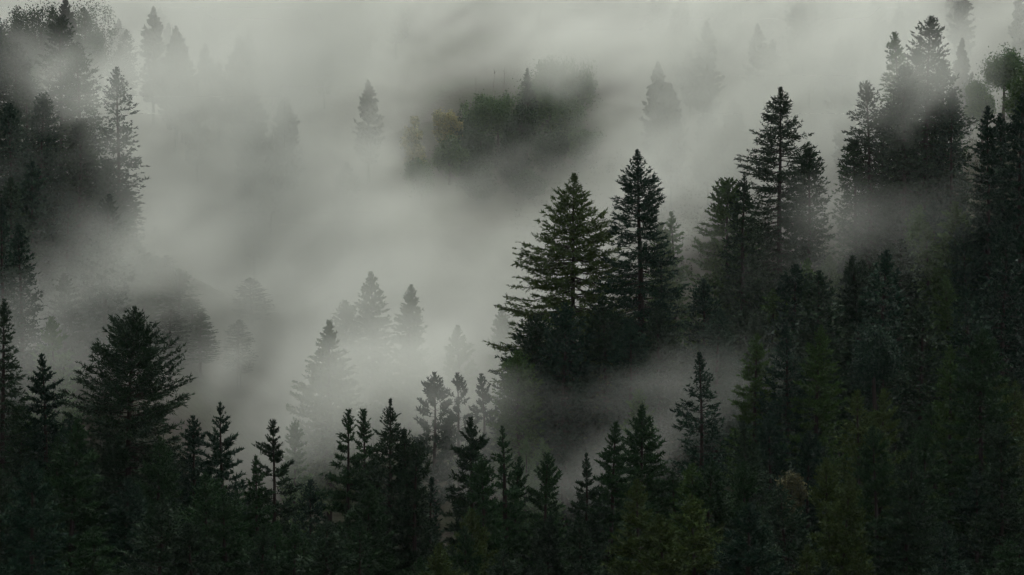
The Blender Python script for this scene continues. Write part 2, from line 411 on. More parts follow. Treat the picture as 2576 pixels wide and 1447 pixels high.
 ('broadleaf', 1196, 240, 640, 12, [(0,0),(55,42)], LEAFY,
  'green round crown right of the two straw-yellow trees', FP, {}),
 ('broadleaf', 1252, 226, 645, 13, [(0,0),(60,50)], LEAFY,
  'large green round crown in the middle of the far clearing', FP, {}),
 ('fir', 1326, 172, 634, 22, [(0,1),(40,9),(90,18),(150,26),(230,34)], GREEN,
  'thin dark spire rising above the round crowns of the far clearing', FP, dict(gap=.05)),
 ('broadleaf', 1305, 262, 630, 13, [(0,0),(62,46)], GREEN,
  'dark green round crown at the foot of the thin spire', FP, {}),
 ('broadleaf', 1385, 130, 668, 17, [(0,0),(85,62)], LEAFY,
  'tall hazy green crown above right of the thin spire', FP, {}),
 ('broadleaf', 1425, 250, 650, 13, [(0,0),(60,50)], LEAFY,
  'hazy green crown right of the thin spire', FP, {}),
 ('broadleaf', 1210, 320, 618, 12, [(0,0),(60,50)], GREEN,
  'dim crown below the large green round one', FP, {}),
 ('broadleaf', 1290, 350, 612, 12, [(0,0),(60,52)], DARK,
  'darkest crown at the bottom of the far clearing', FP, {}),
 ('broadleaf', 1130, 345, 612, 11, [(0,0),(50,40)], LEAFY,
  'dull crown below the two straw-yellow trees', FP, {}),
 ('broadleaf', 1165, 300, 634, 12, [(0,0),(55,44)], GREEN,
  'green crown squeezed between the straw-yellow and the round green trees', FP, {}),
 ('broadleaf', 1345, 210, 650, 14, [(0,0),(66,50)], LEAFY,
  'soft green crown right beside the thin spire', FP, {}),
 ('broadleaf', 1455, 165, 676, 16, [(0,0),(75,56)], LEAFY,
  'hazy crown at the upper right end of the far clearing', FP, {}),
 ('broadleaf', 1375, 315, 622, 12, [(0,0),(62,52)], GREEN,
  'dark green crown below right of the thin spire', FP, {}),
 ('broadleaf', 1470, 330, 630, 12, [(0,0),(60,50)], LEAFY,
  'dull green crown at the lower right end of the far clearing', FP, {}),
 ('broadleaf', 1060, 400, 600, 11, [(0,0),(52,44)], LEAFY,
  'dull crown lowest at the left end of the far clearing', FP, {}),
 ('broadleaf', 1200, 410, 596, 11, [(0,0),(55,50)], GREEN,
  'dim green crown low in the middle of the far clearing', FP, {}),
 ('broadleaf', 1330, 430, 594, 11, [(0,0),(55,50)], GREEN,
  'dim green crown low at the right of the far clearing', FP, {}),
 ('dead', 1243, 178, 660, 13, [], PALE,
  'thin bare pale stem behind the large green round crown', FP, {}),
 ('dead', 1268, 168, 662, 13, [], PALE,
  'thin bare pale stem left of the dark spire', FP, {}),
 ('dead', 1334, 160, 655, 14, [], PALE,
  'thin bare pale stem touching the dark spire', FP, {}),
 ('dead', 1196, 190, 660, 12, [], PALE,
  'short bare pale stem above the left green crown', FP, {}),
]

# ------------------------------------------------------------------ terrain
GY = [(-400, 60), (-60, 14), (-8, -1.7), (8, -2.2), (40, -14), (165, -56), (225, -50), (300, -44), (360, -30), (430, -10),
      (520, 6), (600, 18), (650, 26), (720, 48), (820, 82), (1000, 150), (1300, 230), (2500, 420), (6000, 600)]
gy = np.array(GY, float)
def base_ground(x, y):
    z = np.interp(y, gy[:, 0], gy[:, 1])
    z = z + np.clip((y - 280) / 200, 0, 1) * np.clip(x, -40, 140) * 0.10           # the right-hand slope is higher
    z = z + 24 * np.clip((-x - 45) / 45, 0, 1) * np.clip((y - 455) / 70, 0, 1) * np.clip((720 - y) / 80, 0, 1)   # the left hill
    t = np.clip((-x - .168 * y) / (.02 * np.abs(y) + 1), 0, 1) * np.clip((y - 600) / 100, 0, 1)            # the left skyline falls away
    cap = 42 + 0.010 * (y - 600)
    z = np.where(z > cap, z * (1 - t) + cap * t, z)
    return z

pts, zz = [], []
for t in T:
    x, y, z = at(t[1], t[2], t[3])
    pts.append((x, y)); zz.append(z - t[4])
pts = np.array(pts); res = np.array(zz) - base_ground(pts[:, 0], pts[:, 1])

def ground_z(x, y):
    x = np.atleast_1d(np.asarray(x, float)); y = np.atleast_1d(np.asarray(y, float))
    d2 = (x[:, None] - pts[None, :, 0]) ** 2 + (y[:, None] - pts[None, :, 1]) ** 2
    w = np.exp(-d2 / (2 * 16.0 ** 2))
    corr = (w * res).sum(1) / (w.sum(1) + 0.35)
    bump = 1.2 * np.sin(x * .061 + 1.3) * np.sin(y * .047) + 0.7 * np.sin(x * .17 + y * .13) + .35 * np.sin(x * .41 - y * .33 + 2)
    return base_ground(x, y) + corr + bump * np.clip((y - 60) / 100, 0, 1)

gx = np.concatenate([np.linspace(-6000, -420, 14), np.linspace(-400, 400, 161), np.linspace(420, 6000, 14)])
gyy = np.concatenate([np.linspace(-400, 0, 12), np.linspace(8, 200, 26), np.linspace(205, 860, 132), np.linspace(880, 1500, 24), np.linspace(1600, 6000, 12)])
X, Y = np.meshgrid(gx, gyy)
Zg = np.concatenate([ground_z(a, b) for a, b in zip(X, Y)])
nx, ny = len(gx), len(gyy)
idx = np.arange(nx * ny).reshape(ny, nx)
quads = np.stack([idx[:-1, :-1], idx[:-1, 1:], idx[1:, 1:], idx[1:, :-1]], -1).reshape(-1, 4)
g = link('ground', mesh_np('ground', np.stack([X.ravel(), Y.ravel(), Zg], 1), quads, M_GROUND, smooth=True))
g['kind'] = 'structure'

# ------------------------------------------------------------------ tree builders (local origin at the foot)
def tube(path, radii, sides):
    path = np.asarray(path, float); n_ = len(path)
    tng = unit(np.gradient(path, axis=0))
    ref = np.where(np.abs(tng[:, 2:3]) > .9, np.array([[1., 0, 0]]), np.array([[0., 0, 1]]))
    u = unit(np.cross(tng, ref)); v = np.cross(tng, u)
    a = np.arange(sides) / sides * 2 * math.pi
    ring = path[:, None] + (u[:, None] * np.cos(a)[None, :, None] + v[:, None] * np.sin(a)[None, :, None]) * np.asarray(radii)[:, None, None]
    V = ring.reshape(-1, 3)
    i = np.arange(n_ - 1)[:, None] * sides; j = np.arange(sides)[None]
    jn = (j + 1) % sides
    Q = np.stack([i + j, i + jn, i + sides + jn, i + sides + j], -1).reshape(-1, 4)
    return V, Q

class Bag:
    def __init__(self): self.V, self.Fc, self.n, self.t = [], [], 0, []
    def add(self, V, Fc, tint=None):
        self.V.append(V); self.Fc.append(np.asarray(Fc) + self.n); self.n += len(V)
        if tint is not None: self.t.append(tint)
    def mesh(self, name, mat, smooth=False):
        return mesh_np(name, np.concatenate(self.V), np.concatenate(self.Fc), mat, np.concatenate(self.t) if self.t else None, smooth)

SP = {  # twig spacing, twig length, needle length, needle width, whorl spacing, branches per whorl
 'fir':     dict(ts=.31, tl=1.28, nl=.44, nw=.080, ws=.50, nb=6, el=[(0,58),(1.5,46),(4,26),(8,10),(14,-2),(25,-16)], sag=-.10, tip=.30, tw_up=.12, hang=-.22, s0=.20),
 'redwood': dict(ts=.24, tl=.68, nl=.44, nw=.080, ws=.60, nb=6, el=[(0,58),(1.2,42),(3,20),(6,4),(10,-8),(20,-20)], sag=-.22, tip=.38, tw_up=.36, hang=.10, s0=.10),
 'pine':    dict(ts=.20, tl=.80, nl=.46, nw=.080, ws=.70, nb=5, el=[(0,60),(1.5,42),(4,24),(8,12),(14,0)], sag=-.14, tip=.40, tw_up=.50, hang=.22, s0=.35),
}

def needles(bag, P, Dv, rng, nl, nw, spread):
    """triangles rooted at P (n,3), pointing about along Dv"""
    n_ = len(P)
    d = unit(Dv + rng.normal(0, spread, (n_, 3)))
    side = unit(np.cross(d, rng.normal(0, 1, (n_, 3))))
    L = nl * rng.uniform(.6, 1.25, (n_, 1)); W = nw * rng.uniform(.7, 1.3, (n_, 1))
    a = P - side * W; b = P + side * W; c = P + d * L
    V = np.stack([a, b, c], 1).reshape(-1, 3)
    bag.add(V, np.arange(3 * n_).reshape(-1, 3), np.repeat(rng.uniform(0, 1, n_), 3))

def conifer_meshes(kind, H, prof, seed, D, opt):
    """prof: [(metres below the tip, crown radius in metres)]"""
    rng = np.random.default_rng(seed)
    s = SP[kind]
    q = max(.8, D / 262.0) * opt.get('q', 1.0)                     # coarser needles on far trees
    gap = opt.get('gap', .18)
    pd = np.array([a for a, b in prof]); pr = np.array([b for a, b in prof])
    low = H * opt.get('low', .80 if kind != 'pine' else .62)                     # crown reaches this far below the tip
    wide = {'fir': 1.15, 'redwood': 1.24, 'pine': 1.15}[kind]
    rad = lambda dd: wide * np.interp(dd, pd, pr) * np.interp(dd, [low * .8, low], [1, .6])
    # trunk, slightly bent
    b1, b2 = rng.uniform(-.02, .02, 2) * H
    ph = rng.uniform(0, 6.3, 2)
    def axis(h):                                                   # h metres above the foot
        u_ = np.asarray(h) / H
        return np.stack([b1 * np.sin(u_ * 3.1) + .05 * np.sin(u_ * 17 + ph[0]), b2 * np.sin(u_ * 3.1) + .05 * np.sin(u_ * 14 + ph[1]), np.asarray(h) * 1.0], -1)
    hs = np.concatenate([[-.6, 0, .8], np.linspace(2.5, H - .15, 16)])
    r0 = (.011 * H + .08) * opt.get('trunk', 1.0)
    rr = np.where(hs < .5, r0 * 1.5, r0 * (1 - np.clip(hs, 0, H) / H) ** .8 + .015)
    tv, tq = tube(axis(hs), rr, 8)
    trunk = mesh_np('trunk', tv, tq, M_BARK, smooth=True)
    limbs, crown = Bag(), Bag()
    jobs = []
    dd = .12
    while dd < low:
        k = dd / low
        nb = s['nb'] if dd > 1.0 else 4
        a0 = rng.uniform(0, 6.3)
        for i in range(nb):
            if dd > 1.4 and rng.random() < gap: continue
            az = a0 + i * 2 * math.pi / nb + rng.normal(0, .22)
            lump = .90 + .20 * math.sin(az * 2 + dd * .9 + ph[0]) * math.sin(dd * 1.7 + az + ph[1])    # heavy and thin sides
            r = rad(dd) * min(1.06, lump * max(.4, rng.normal(.98, .18)))
            jobs.append((dd + rng.uniform(-.45, .45) * min(1, dd * .6), az, max(r, .05)))
        dd += s['ws'] * opt.get('ws', 1.0) * (.35 + .65 * min(1, dd / 4)) * rng.uniform(.8, 1.25) * (.8 + .2 * q)
    mpp = D / F
    for dy, sx, ln in opt.get('extra', []):                        # single branches the photo shows, to the left (-1) or right (+1)
        jobs.append((dy * mpp, math.acos(max(-1, min(1, sx))) * 1.0, ln * mpp * 1.0))
    for (dt, az, r) in jobs:
        k = min(1, dt / low)
        e = np.interp(dt, [u[0] for u in s['el']], [u[1] for u in s['el']]) + rng.normal(0, 6)
        e = math.radians(e)
        htip = H - dt
        out = np.array([math.cos(az), math.sin(az), 0.])
        # the branch: a curve from the trunk to (radius r, height htip)
        sv = np.linspace(0, 1, 6)
        rise = r * math.tan(max(-.7, min(1.15, e)))
        zc = rise * sv + r * (s['sag'] * np.sin(sv * math.pi) * (.4 + .6 * k) + s['tip'] * .35 * sv ** 3) * min(1, .4 + k)
        h0 = max(htip - zc[-1], H * .06)
        top_lim = H - .05
        sway = np.cross(out, [0, 0, 1.]) * rng.normal(0, .05) * r
        P = axis(np.minimum(h0 + 0 * sv, top_lim)) + out * (r * sv)[:, None] + np.array([0, 0, 1.]) * zc[:, None] + sway * (sv ** 2)[:, None]
        if r > .5:
            lr = .012 + .011 * r
            ii = [0, 2, 4, 5] if D < 300 else [0, 3, 5]
            V, Q = tube(P[ii], lr * (1 - .85 * sv[ii]), 3)
            limbs.add(V, Q)
        # twigs, left and right
        L = np.linalg.norm(np.diff(P, axis=0), axis=1).sum()
        s0 = s['s0'] if r > 1.2 else .05
        nt = max(3, int(L * (1 - s0) / (s['ts'] * q)))
        st = np.sort(rng.uniform(s0, 1, nt * 2))
        st[-1] = 1.0
        px_ = np.stack([np.interp(st, sv, P[:, c]) for c in range(3)], 1)
        tg = unit(np.stack([np.interp(st, sv, np.gradient(P[:, c])) for c in range(3)], 1))
        sd = unit(np.cross(tg, [0, 0, 1.]))
        sg = np.where(np.arange(len(st)) % 2, 1., -1.)[:, None] * rng.uniform(.5, 1.1, (len(st), 1))
        upv = np.array([0, 0, 1.])
        tdir = unit(tg * rng.uniform(.45, .95, (len(st), 1)) + sd * sg * .8 + upv * (s['tw_up'] + rng.normal(0, .28, (len(st), 1))))
        tdir[-1] = tg[-1]
        tlen = s['tl'] * np.minimum(1, .35 + r * .32) * (1.05 - .62 * st ** 2) * rng.uniform(.6, 1.25, len(st)) * min(1, .22 + .45 * r)
        nn = max(3, int(round(5.6 / q)))
        fr = (np.arange(nn) + .5) / nn
        Pn = px_[:, None] + tdir[:, None] * (tlen[:, None] * fr[None])[..., None]
        Pn = Pn + upv * (s['hang'] * (fr ** 2)[None, :, None] * tlen[:, None, None])
        Dn = np.repeat(tdir[:, None], nn, 1)
        needles(crown, Pn.reshape(-1, 3), Dn.reshape(-1, 3), rng, s['nl'] * (.55 + .45 * q) * min(1, .3 + .45 * r), s['nw'] * q ** 1.35 * min(1, .4 + .5 * r), .55)
        if kind != 'fir':                                          # bottle-brush needles right on the branch
            m_ = int(L / .06 / q ** 1.3)
            u_ = rng.uniform(.3 if kind == 'redwood' else .6, 1, m_)
            Pb = np.stack([np.interp(u_, sv, P[:, c]) for c in range(3)], 1)
            Db = unit(rng.normal(0, 1, (m_, 3)) + upv * .7)
            needles(crown, Pb, Db, rng, s['nl'] * min(1, .3 + .45 * r), s['nw'] * q ** 1.35 * min(1, .4 + .5 * r), .3)
    # the leader at the very tip
    lt = rng.uniform(0, 1, 70) ** .6 * min(1.6, max(.7, pd[1] if len(pd) > 1 else 1))
    needles(crown, axis(H - lt), np.array([[0, 0, .9]]) + rng.normal(0, .45, (70, 3)), rng, .24, .05 * q, .3)
    cm = crown.mesh('crown', M_NEEDLE)
    lm = limbs.mesh('limbs', M_BARK) if limbs.n else None
    return trunk, lm, cm

def broadleaf_meshes(H, half_h, half_w, seed, D, opt):
    rng = np.random.default_rng(seed)
    q = max(.8, D / 420.0)
    cz = H - half_h
    hs = np.linspace(-.5, cz + half_h * .4, 8)
    tv, tq = tube(np.stack([.12 * np.sin(hs * .7), .12 * np.cos(hs * .6), hs], 1), .05 + .02 * H * (1 - np.clip(hs, 0, H) / H * .95), 7)
    trunk = mesh_np('trunk', tv, tq, M_BARK, smooth=True)
    limbs, crown = Bag(), Bag()
    nc = int(40 * (1 - opt.get('gap', 0.0) * .6))
    for i in range(nc):
        d = unit(rng.normal(0, 1, 3)); rr_ = rng.uniform(.3, 1.12)
        c = np.array([0, 0, cz]) + d * np.array([half_w, half_w, half_h]) * rr_ * .86
        c[2] = max(c[2], H * .14)
        a = np.array([0, 0, max(H * .1, cz - half_h * .7 + (c[2] - cz + half_h) * .3)])
        sv = np.linspace(0, 1, 4)[:, None]
        P = a + (c - a) * sv + np.array([0, 0, 1.]) * np.sin(sv * math.pi) * .08 * half_w
        V, Q = tube(P, (.02 + .012 * half_w) * (1 - .8 * sv[:, 0]), 3)
        limbs.add(V, Q)
        n_ = int(330 / q)
        cr_ = min(half_w, half_h) * rng.uniform(.14, .36)
        lp = c + rng.normal(0, 1, (n_, 3)) * cr_ * np.array([.6, .6, .75])
        needles(crown, lp, rng.normal(0, 1, (n_, 3)), rng, .30 * q, .13 * q, .1)
    return trunk, limbs.mesh('limbs', M_BARK), crown.mesh('crown', M_LEAF)

def dead_mesh(H, seed):
    rng = np.random.default_rng(seed)
    hs = np.linspace(-.4, H, 10)
    P = np.stack([.15 * np.sin(hs * .5 + seed), .1 * np.cos(hs * .4), hs], 1)
    tv, tq = tube(P, .16 * (1 - .85 * np.clip(hs, 0, H) / H), 6)
    b = Bag()
    for i in range(9):
        h = rng.uniform(.45, .97) * H; az = rng.uniform(0, 6.3); L = rng.uniform(.5, 1.6)
        a = np.array([.15 * math.sin(h * .5 + seed), .1 * math.cos(h * .4), h]); sv = np.linspace(0, 1, 4)[:, None]
        V, Q = tube(a + np.array([math.cos(az), math.sin(az), .7]) * sv * L, .05 * (1 - .8 * sv[:, 0]), 3)
        b.add(V, Q)
    return mesh_np('trunk', tv, tq, M_DEAD, smooth=True), b.mesh('limbs', M_DEAD)

NAME = {'fir': 'fir_tree', 'redwood': 'redwood_tree', 'pine': 'pine_tree', 'broadleaf': 'broadleaf_tree', 'dead': 'dead_tree'}
def plant(kind, loc, meshes, colour, label, group, rz=0.0, scale=None):
    tm, lm, cm = meshes
    root = link(NAME[kind], None)
    root.location = loc
    root.rotation_euler = (0, 0, rz)
    if scale: root.scale = scale
    tag(root, label, 'tree', group)
    tr = link('trunk', tm, root)
    if lm is not None: link('limbs', lm, tr)
    if cm is not None:
        c = link('crown', cm, root); c.color = (*colour, 1)
    return root

placed = []
for i, (kind, px, py, D, H0, prof, colour, label, group, opt) in enumerate(T):
    x, y, zt = at(px, py, D)
    zg = float(ground_z(x, y)[0])
    H = max(zt - zg, 6.0)
    mpp = D / F
    if kind == 'dead':
        tm, lm = dead_mesh(H, i); ms = (tm, lm, None)
    elif kind == 'broadleaf':
        hh, hw = prof[1][0] * mpp, prof[1][1] * mpp
        ms = broadleaf_meshes(H, min(hh, H * .48), hw, i + 100, D, opt)
    else:
        if D < 290:                                                   # what grows below the picture's lower edge carries fewer boughs
            opt = dict(opt, low=min(.84, ((1447 - py) * mpp + 7) / H))
        ms = conifer_meshes(kind, H, [(a * mpp, b * mpp) for a, b in prof], i + 11, D, opt)
    plant(kind, (x, y, zg), ms, colour, label, group)
    placed.append((x, y, 3.0))

# ------------------------------------------------------------------ the unnamed forest between them: copies of a few grown trees
rnd = random.Random(5)
def proto(kind, H, rmax, seed, D, gap):
    prof = [(0, .1), (H * .03, rmax * .18), (H * .10, rmax * .42), (H * .25, rmax * .74), (H * .5, rmax), (H, rmax * 1.05)]
    return (kind, H, conifer_meshes(kind, H, prof, seed, D, dict(gap=gap, q=.9)))
NEAR = [proto('redwood', 32, 3.2, 900, 250, .2), proto('redwood', 32, 2.8, 901, 250, .1), proto('fir', 32, 3.6, 902, 250, .15),
        proto('redwood', 32, 3.8, 903, 250, .25), proto('fir', 32, 3.0, 904, 250, .1)]
FAR = [proto('fir', 32, 3.8, 910, 520, .1), proto('redwood', 32, 3.2, 911, 520, .1), proto('fir', 32, 3.2, 912, 520, .15)]

ANCHOR = {(338, 770): 'broad-crowned fir at left', (553, 1012): 'open upswept redwood', (688, 1055): 'crooked-topped redwood', (984, 1003): 'sharply pointed fir',
          (880, 1028): 'twin-topped redwoods', (1186, 1048): 'stubby-branched redwood', (1262, 1072): 'slim long-trunked redwood', (1379, 1138): 'conifer under hazy spires',
          (1476, 1140): 'lone narrow-topped redwood', (1616, 1018): 'broad dark cone', (1760, 885): 'stand-alone dark fir', (1903, 838): 'left olive green conifer',
          (1976, 812): 'black spiky fir', (2066, 818): 'right olive green conifer', (2158, 980): 'brownish wide-branched redwoods', (1992, 1200): 'small pale-leaved tree',
          (2390, 868): 'slim green conifer at right', (2472, 826): 'broad green cone at right', (1872, 432): 'spike-topped fir', (2330, 560): 'moss green glimmering conifer',
          (2343, 40): 'tallest misty giant', (2485, 266): 'close black pair at right', (292, 168): 'open-crowned grey fir', (150, 40): 'tall hazy conifer at left',
          (12, 752): 'fir cut by the left edge', (104, 890): 'ragged-tipped dark conifer at left', (1965, 218): 'see-through pointed fir', (1602, 375): 'notched dark fir'}
SHADE = {DARK: 'dark', TEAL: 'blackish', GREEN: 'dull green', OLIVE: 'brownish', MOSS: 'mossy green'}
used = set()
def where(px, py, colour, fallback):
    """says which conifer this is by the nearest tree one can point to"""
    for (ax, ay), nm in sorted(ANCHOR.items(), key=lambda k: (k[0][0] - px) ** 2 + (k[0][1] - py) ** 2)[:5]:
        dx, dy = px - ax, py - ay
        h = '' if abs(dx) < 28 else ('left' if dx < 0 else 'right')
        v = '' if abs(dy) < 45 else ('below' if dy > 0 else 'above')
        dist = math.hypot(dx, dy)
        far = 'just' if dist < 110 else ('some way' if dist < 220 else 'well')
        side = (v + ' and ' + h + ' of' if v and h else (h + ' of' if h else 'straight ' + (v or 'below')))
        lab = f'{SHADE[colour]} conifer {far} {side} the {nm}'
        if lab not in used:
            used.add(lab)
            return lab
    return fallback

def scatter(n_, dr, xr, env, protos, label, group, hr, cols, mind, tries=4000):
    ex, ey = [a for a, b in env], [b for a, b in env]
    got = 0
    for _ in range(tries):
        if got >= n_: break
        D = rnd.uniform(*dr); px = rnd.uniform(*xr)
        x, y, _z = at(px, 0, D)
        if any((x - a) ** 2 + (y - b) ** 2 < (mind + c * .3) ** 2 for a, b, c in placed): continue
        zg = float(ground_z(x, y)[0])
        lim = (723.5 - (np.interp(px, ex, ey) + abs(rnd.gauss(0, 45)))) / F * D    # stays below the outline of the trees shown
        H = min(rnd.uniform(*hr), lim - zg)
        if H < hr[0] * .62: continue
        if zg + H < (723.5 - 1447) / F * D + 1.0: continue                            # would be below the picture
        kind, Hp, ms = rnd.choice(protos)
        s_ = H / Hp; w_ = (s_ * .35 + .65) * rnd.uniform(.9, 1.2)
        c0 = rnd.choice(cols); v = rnd.uniform(.8, 1.2)
        rt = plant(kind, (x, y, zg), ms, tuple(c * v for c in c0), where(px, 723.5 - (zg + H) / D * F, c0, label), group, rnd.uniform(0, 6.3), (w_, w_, s_))
        rt.rotation_euler = (rnd.gauss(0, .018), rnd.gauss(0, .018), rt.rotation_euler.z)
        placed.append((x, y, 2.5)); got += 1
    return got

ENV_F = [(-40, 930), (180, 1010), (300, 1010), (480, 1170), (620, 1240), (760, 1330), (840, 1260), (960, 1190), (1080, 1310), (1150, 1260), (1240, 1240),
         (1330, 1260), (1420, 1330), (1480, 1290), (1560, 1200), (1700, 1180), (1800, 1120), (1900, 980), (2100, 960), (2200, 1060), (2400, 960), (2620, 900)]
c = []
c.append(scatter(26, (205, 262), (-30, 640), ENV_F, NEAR, 'dark conifer in the near-black forest at the bottom left', 'near-black conifers at bottom left', (24, 36), [DARK, TEAL, GREEN], 3.6))
c.append(scatter(34, (205, 262), (640, 1700), ENV_F, NEAR, 'dark green conifer filling the bottom of the picture below the ridge tips', 'dark conifers along the bottom middle', (22, 34), [DARK, GREEN, OLIVE], 3.4))
c.append(scatter(40, (205, 300), (1700, 2610), ENV_F, NEAR, 'dim conifer in the dark forest at the bottom right', 'dim conifers at bottom right', (22, 36), [DARK, GREEN, TEAL, OLIVE], 3.6))
ENV_R = [(1700, 830), (1760, 820), (1900, 690), (2080, 630), (2200, 560), (2330, 500), (2430, 480), (2520, 420), (2620, 380)]
c.append(scatter(44, (318, 420), (1700, 2620), ENV_R, NEAR[:3] + FAR, 'shadowy conifer packed on the right-hand slope under the misty giants', 'shadowy conifers on the right slope', (22, 38), [DARK, TEAL, MOSS], 4.2))
c.append(scatter(9, (415, 470), (320, 640), [(310, 600), (480, 660), (660, 700)], FAR, 'faint conifer in the mist below the left hillside', 'faint conifers below the left hillside', (10, 15), [DARK, GREEN], 4.0))
ENV_L = [(-30, 300), (80, 300), (200, 340), (300, 450), (360, 560)]
c.append(scatter(16, (395, 470), (-30, 350), ENV_L, FAR, 'shadowy conifer packed on the left hillside under the tall hazy one', 'shadowy conifers on the left hillside', (20, 34), [DARK, TEAL], 4.5))
c.append(scatter(14, (480, 600), (-30, 430), [(-40, 70), (60, 20), (90, -30), (450, -30)], FAR, 'hazy treetop in the dim forest along the top edge at left', 'hazy treetops at top left', (16, 26), [DARK, GREEN], 3.8))
print('scattered', c)

# ------------------------------------------------------------------ the far wood: one dark mass behind the mist
def far_forest():
    stamps = []
    for k, (kind, R) in enumerate((('fir', 4.2), ('redwood', 3.6), ('fir', 3.6))):
        H = 26.0
        tm, lm, cm = conifer_meshes(kind, H, [(0, .05), (1.5, R * .14), (5, R * .45), (10, R * .75), (26, R)], 930 + k, 640, dict(gap=.1, q=1.55))
        V = np.empty(len(cm.vertices) * 3, np.float32); cm.vertices.foreach_get('co', V)
        tv = np.empty(len(tm.vertices) * 3, np.float32); tm.vertices.foreach_get('co', tv)
        tf = np.array([p_.vertices[:] for p_ in tm.polygons]); tf = np.concatenate([tf[:, :3], tf[:, [0, 2, 3]]])
        V = V.reshape(-1, 3); tv = tv.reshape(-1, 3)
        stamps.append((np.concatenate([V, tv]), np.concatenate([np.arange(len(V)).reshape(-1, 3), tf + len(V)])))
        for m_ in (tm, lm, cm): bpy.data.meshes.remove(m_)
    rng = np.random.default_rng(41)
    bag = Bag(); spots = []
    for _ in range(6000):
        if len(spots) >= 80: break
        D = rng.uniform(560, 790); px = rng.uniform(-40, 2620)
        x = (px - 1288) / F * D
        if any((x - a) ** 2 + (D - b) ** 2 < 36 for a, b in spots): continue
        zg = float(ground_z(x, D)[0]); H = rng.uniform(18, 29)
        py = 723.5 - (zg + H) / D * F
        if py < -260 or (px < 90 and py < 40): continue
        if 960 < px < 1640 and -80 < py < 540: continue       # leaves the clearing open
        V, Fc = stamps[rng.integers(3)]
        a = rng.uniform(0, 6.3); s_ = H / 26; w_ = (.5 + .5 * s_) * rng.uniform(.72, .98)
        R = np.array([[math.cos(a) * w_, math.sin(a) * w_, 0], [-math.sin(a) * w_, math.cos(a) * w_, 0], [0, 0, s_]])
        bag.add(V @ R + np.array([x, D, zg]), Fc, rng.uniform(.1, .8) + rng.uniform(-.2, .2, len(V)))
        spots.append((x, D))
    o = link('far_forest', bag.mesh('far_forest', M_NEEDLE))
    o.color = (.034, .046, .032, 1)
    o['kind'] = 'stuff'; o['label'] = 'far conifer wood reading as one dark mass behind the mist'
    return len(spots), sum(len(f) for f in bag.Fc)
print('far forest', far_forest())

# ------------------------------------------------------------------ undergrowth nobody could count
rng = np.random.default_rng(77)
bag = Bag()
nb = 6400
Dd = rng.uniform(215, 640, nb); pxx = rng.uniform(-60, 2640, nb)
keep = (Dd < 335) | (pxx > 1300)
Dd, pxx = Dd[keep], pxx[keep]; nb = len(Dd)
ux = (pxx - 1288) / F * Dd
uz = np.concatenate([ground_z(a, b) for a, b in zip(np.array_split(ux, 8), np.array_split(Dd, 8))])
for k in range(nb):
    n_ = 20
    sc_ = rng.uniform(.5, 1.5)
    P = np.array([ux[k], Dd[k], uz[k] + .35 * sc_]) + rng.normal(0, 1, (n_, 3)) * np.array([.8, .8, .38]) * sc_
    needles(bag, P, rng.normal(0, 1, (n_, 3)) + [0, 0, .6], rng, .5, .17, .2)
ug = link('undergrowth', bag.mesh('undergrowth', M_LEAF))
ug.color = (.040, .046, .024, 1)
ug['kind'] = 'stuff'; ug['label'] = 'low brush and ferns covering the forest floor'

# ------------------------------------------------------------------ the air: an even thin haze, and the drifting mist itself
def volume_mat(name, density, colour, aniso):
    m = bpy.data.materials.new(name)
    m.use_nodes = True
    n, l = m.node_tree.nodes, m.node_tree.links
    n.clear()
    o = n.new('ShaderNodeOutputMaterial'); pv = n.new('ShaderNodeVolumePrincipled')
    pv.inputs['Color'].default_value = (*colour, 1)
    pv.inputs['Density'].default_value = density
    pv.inputs['Anisotropy'].default_value = aniso
    l.new(pv.outputs[0], o.inputs['Volume'])
    return m

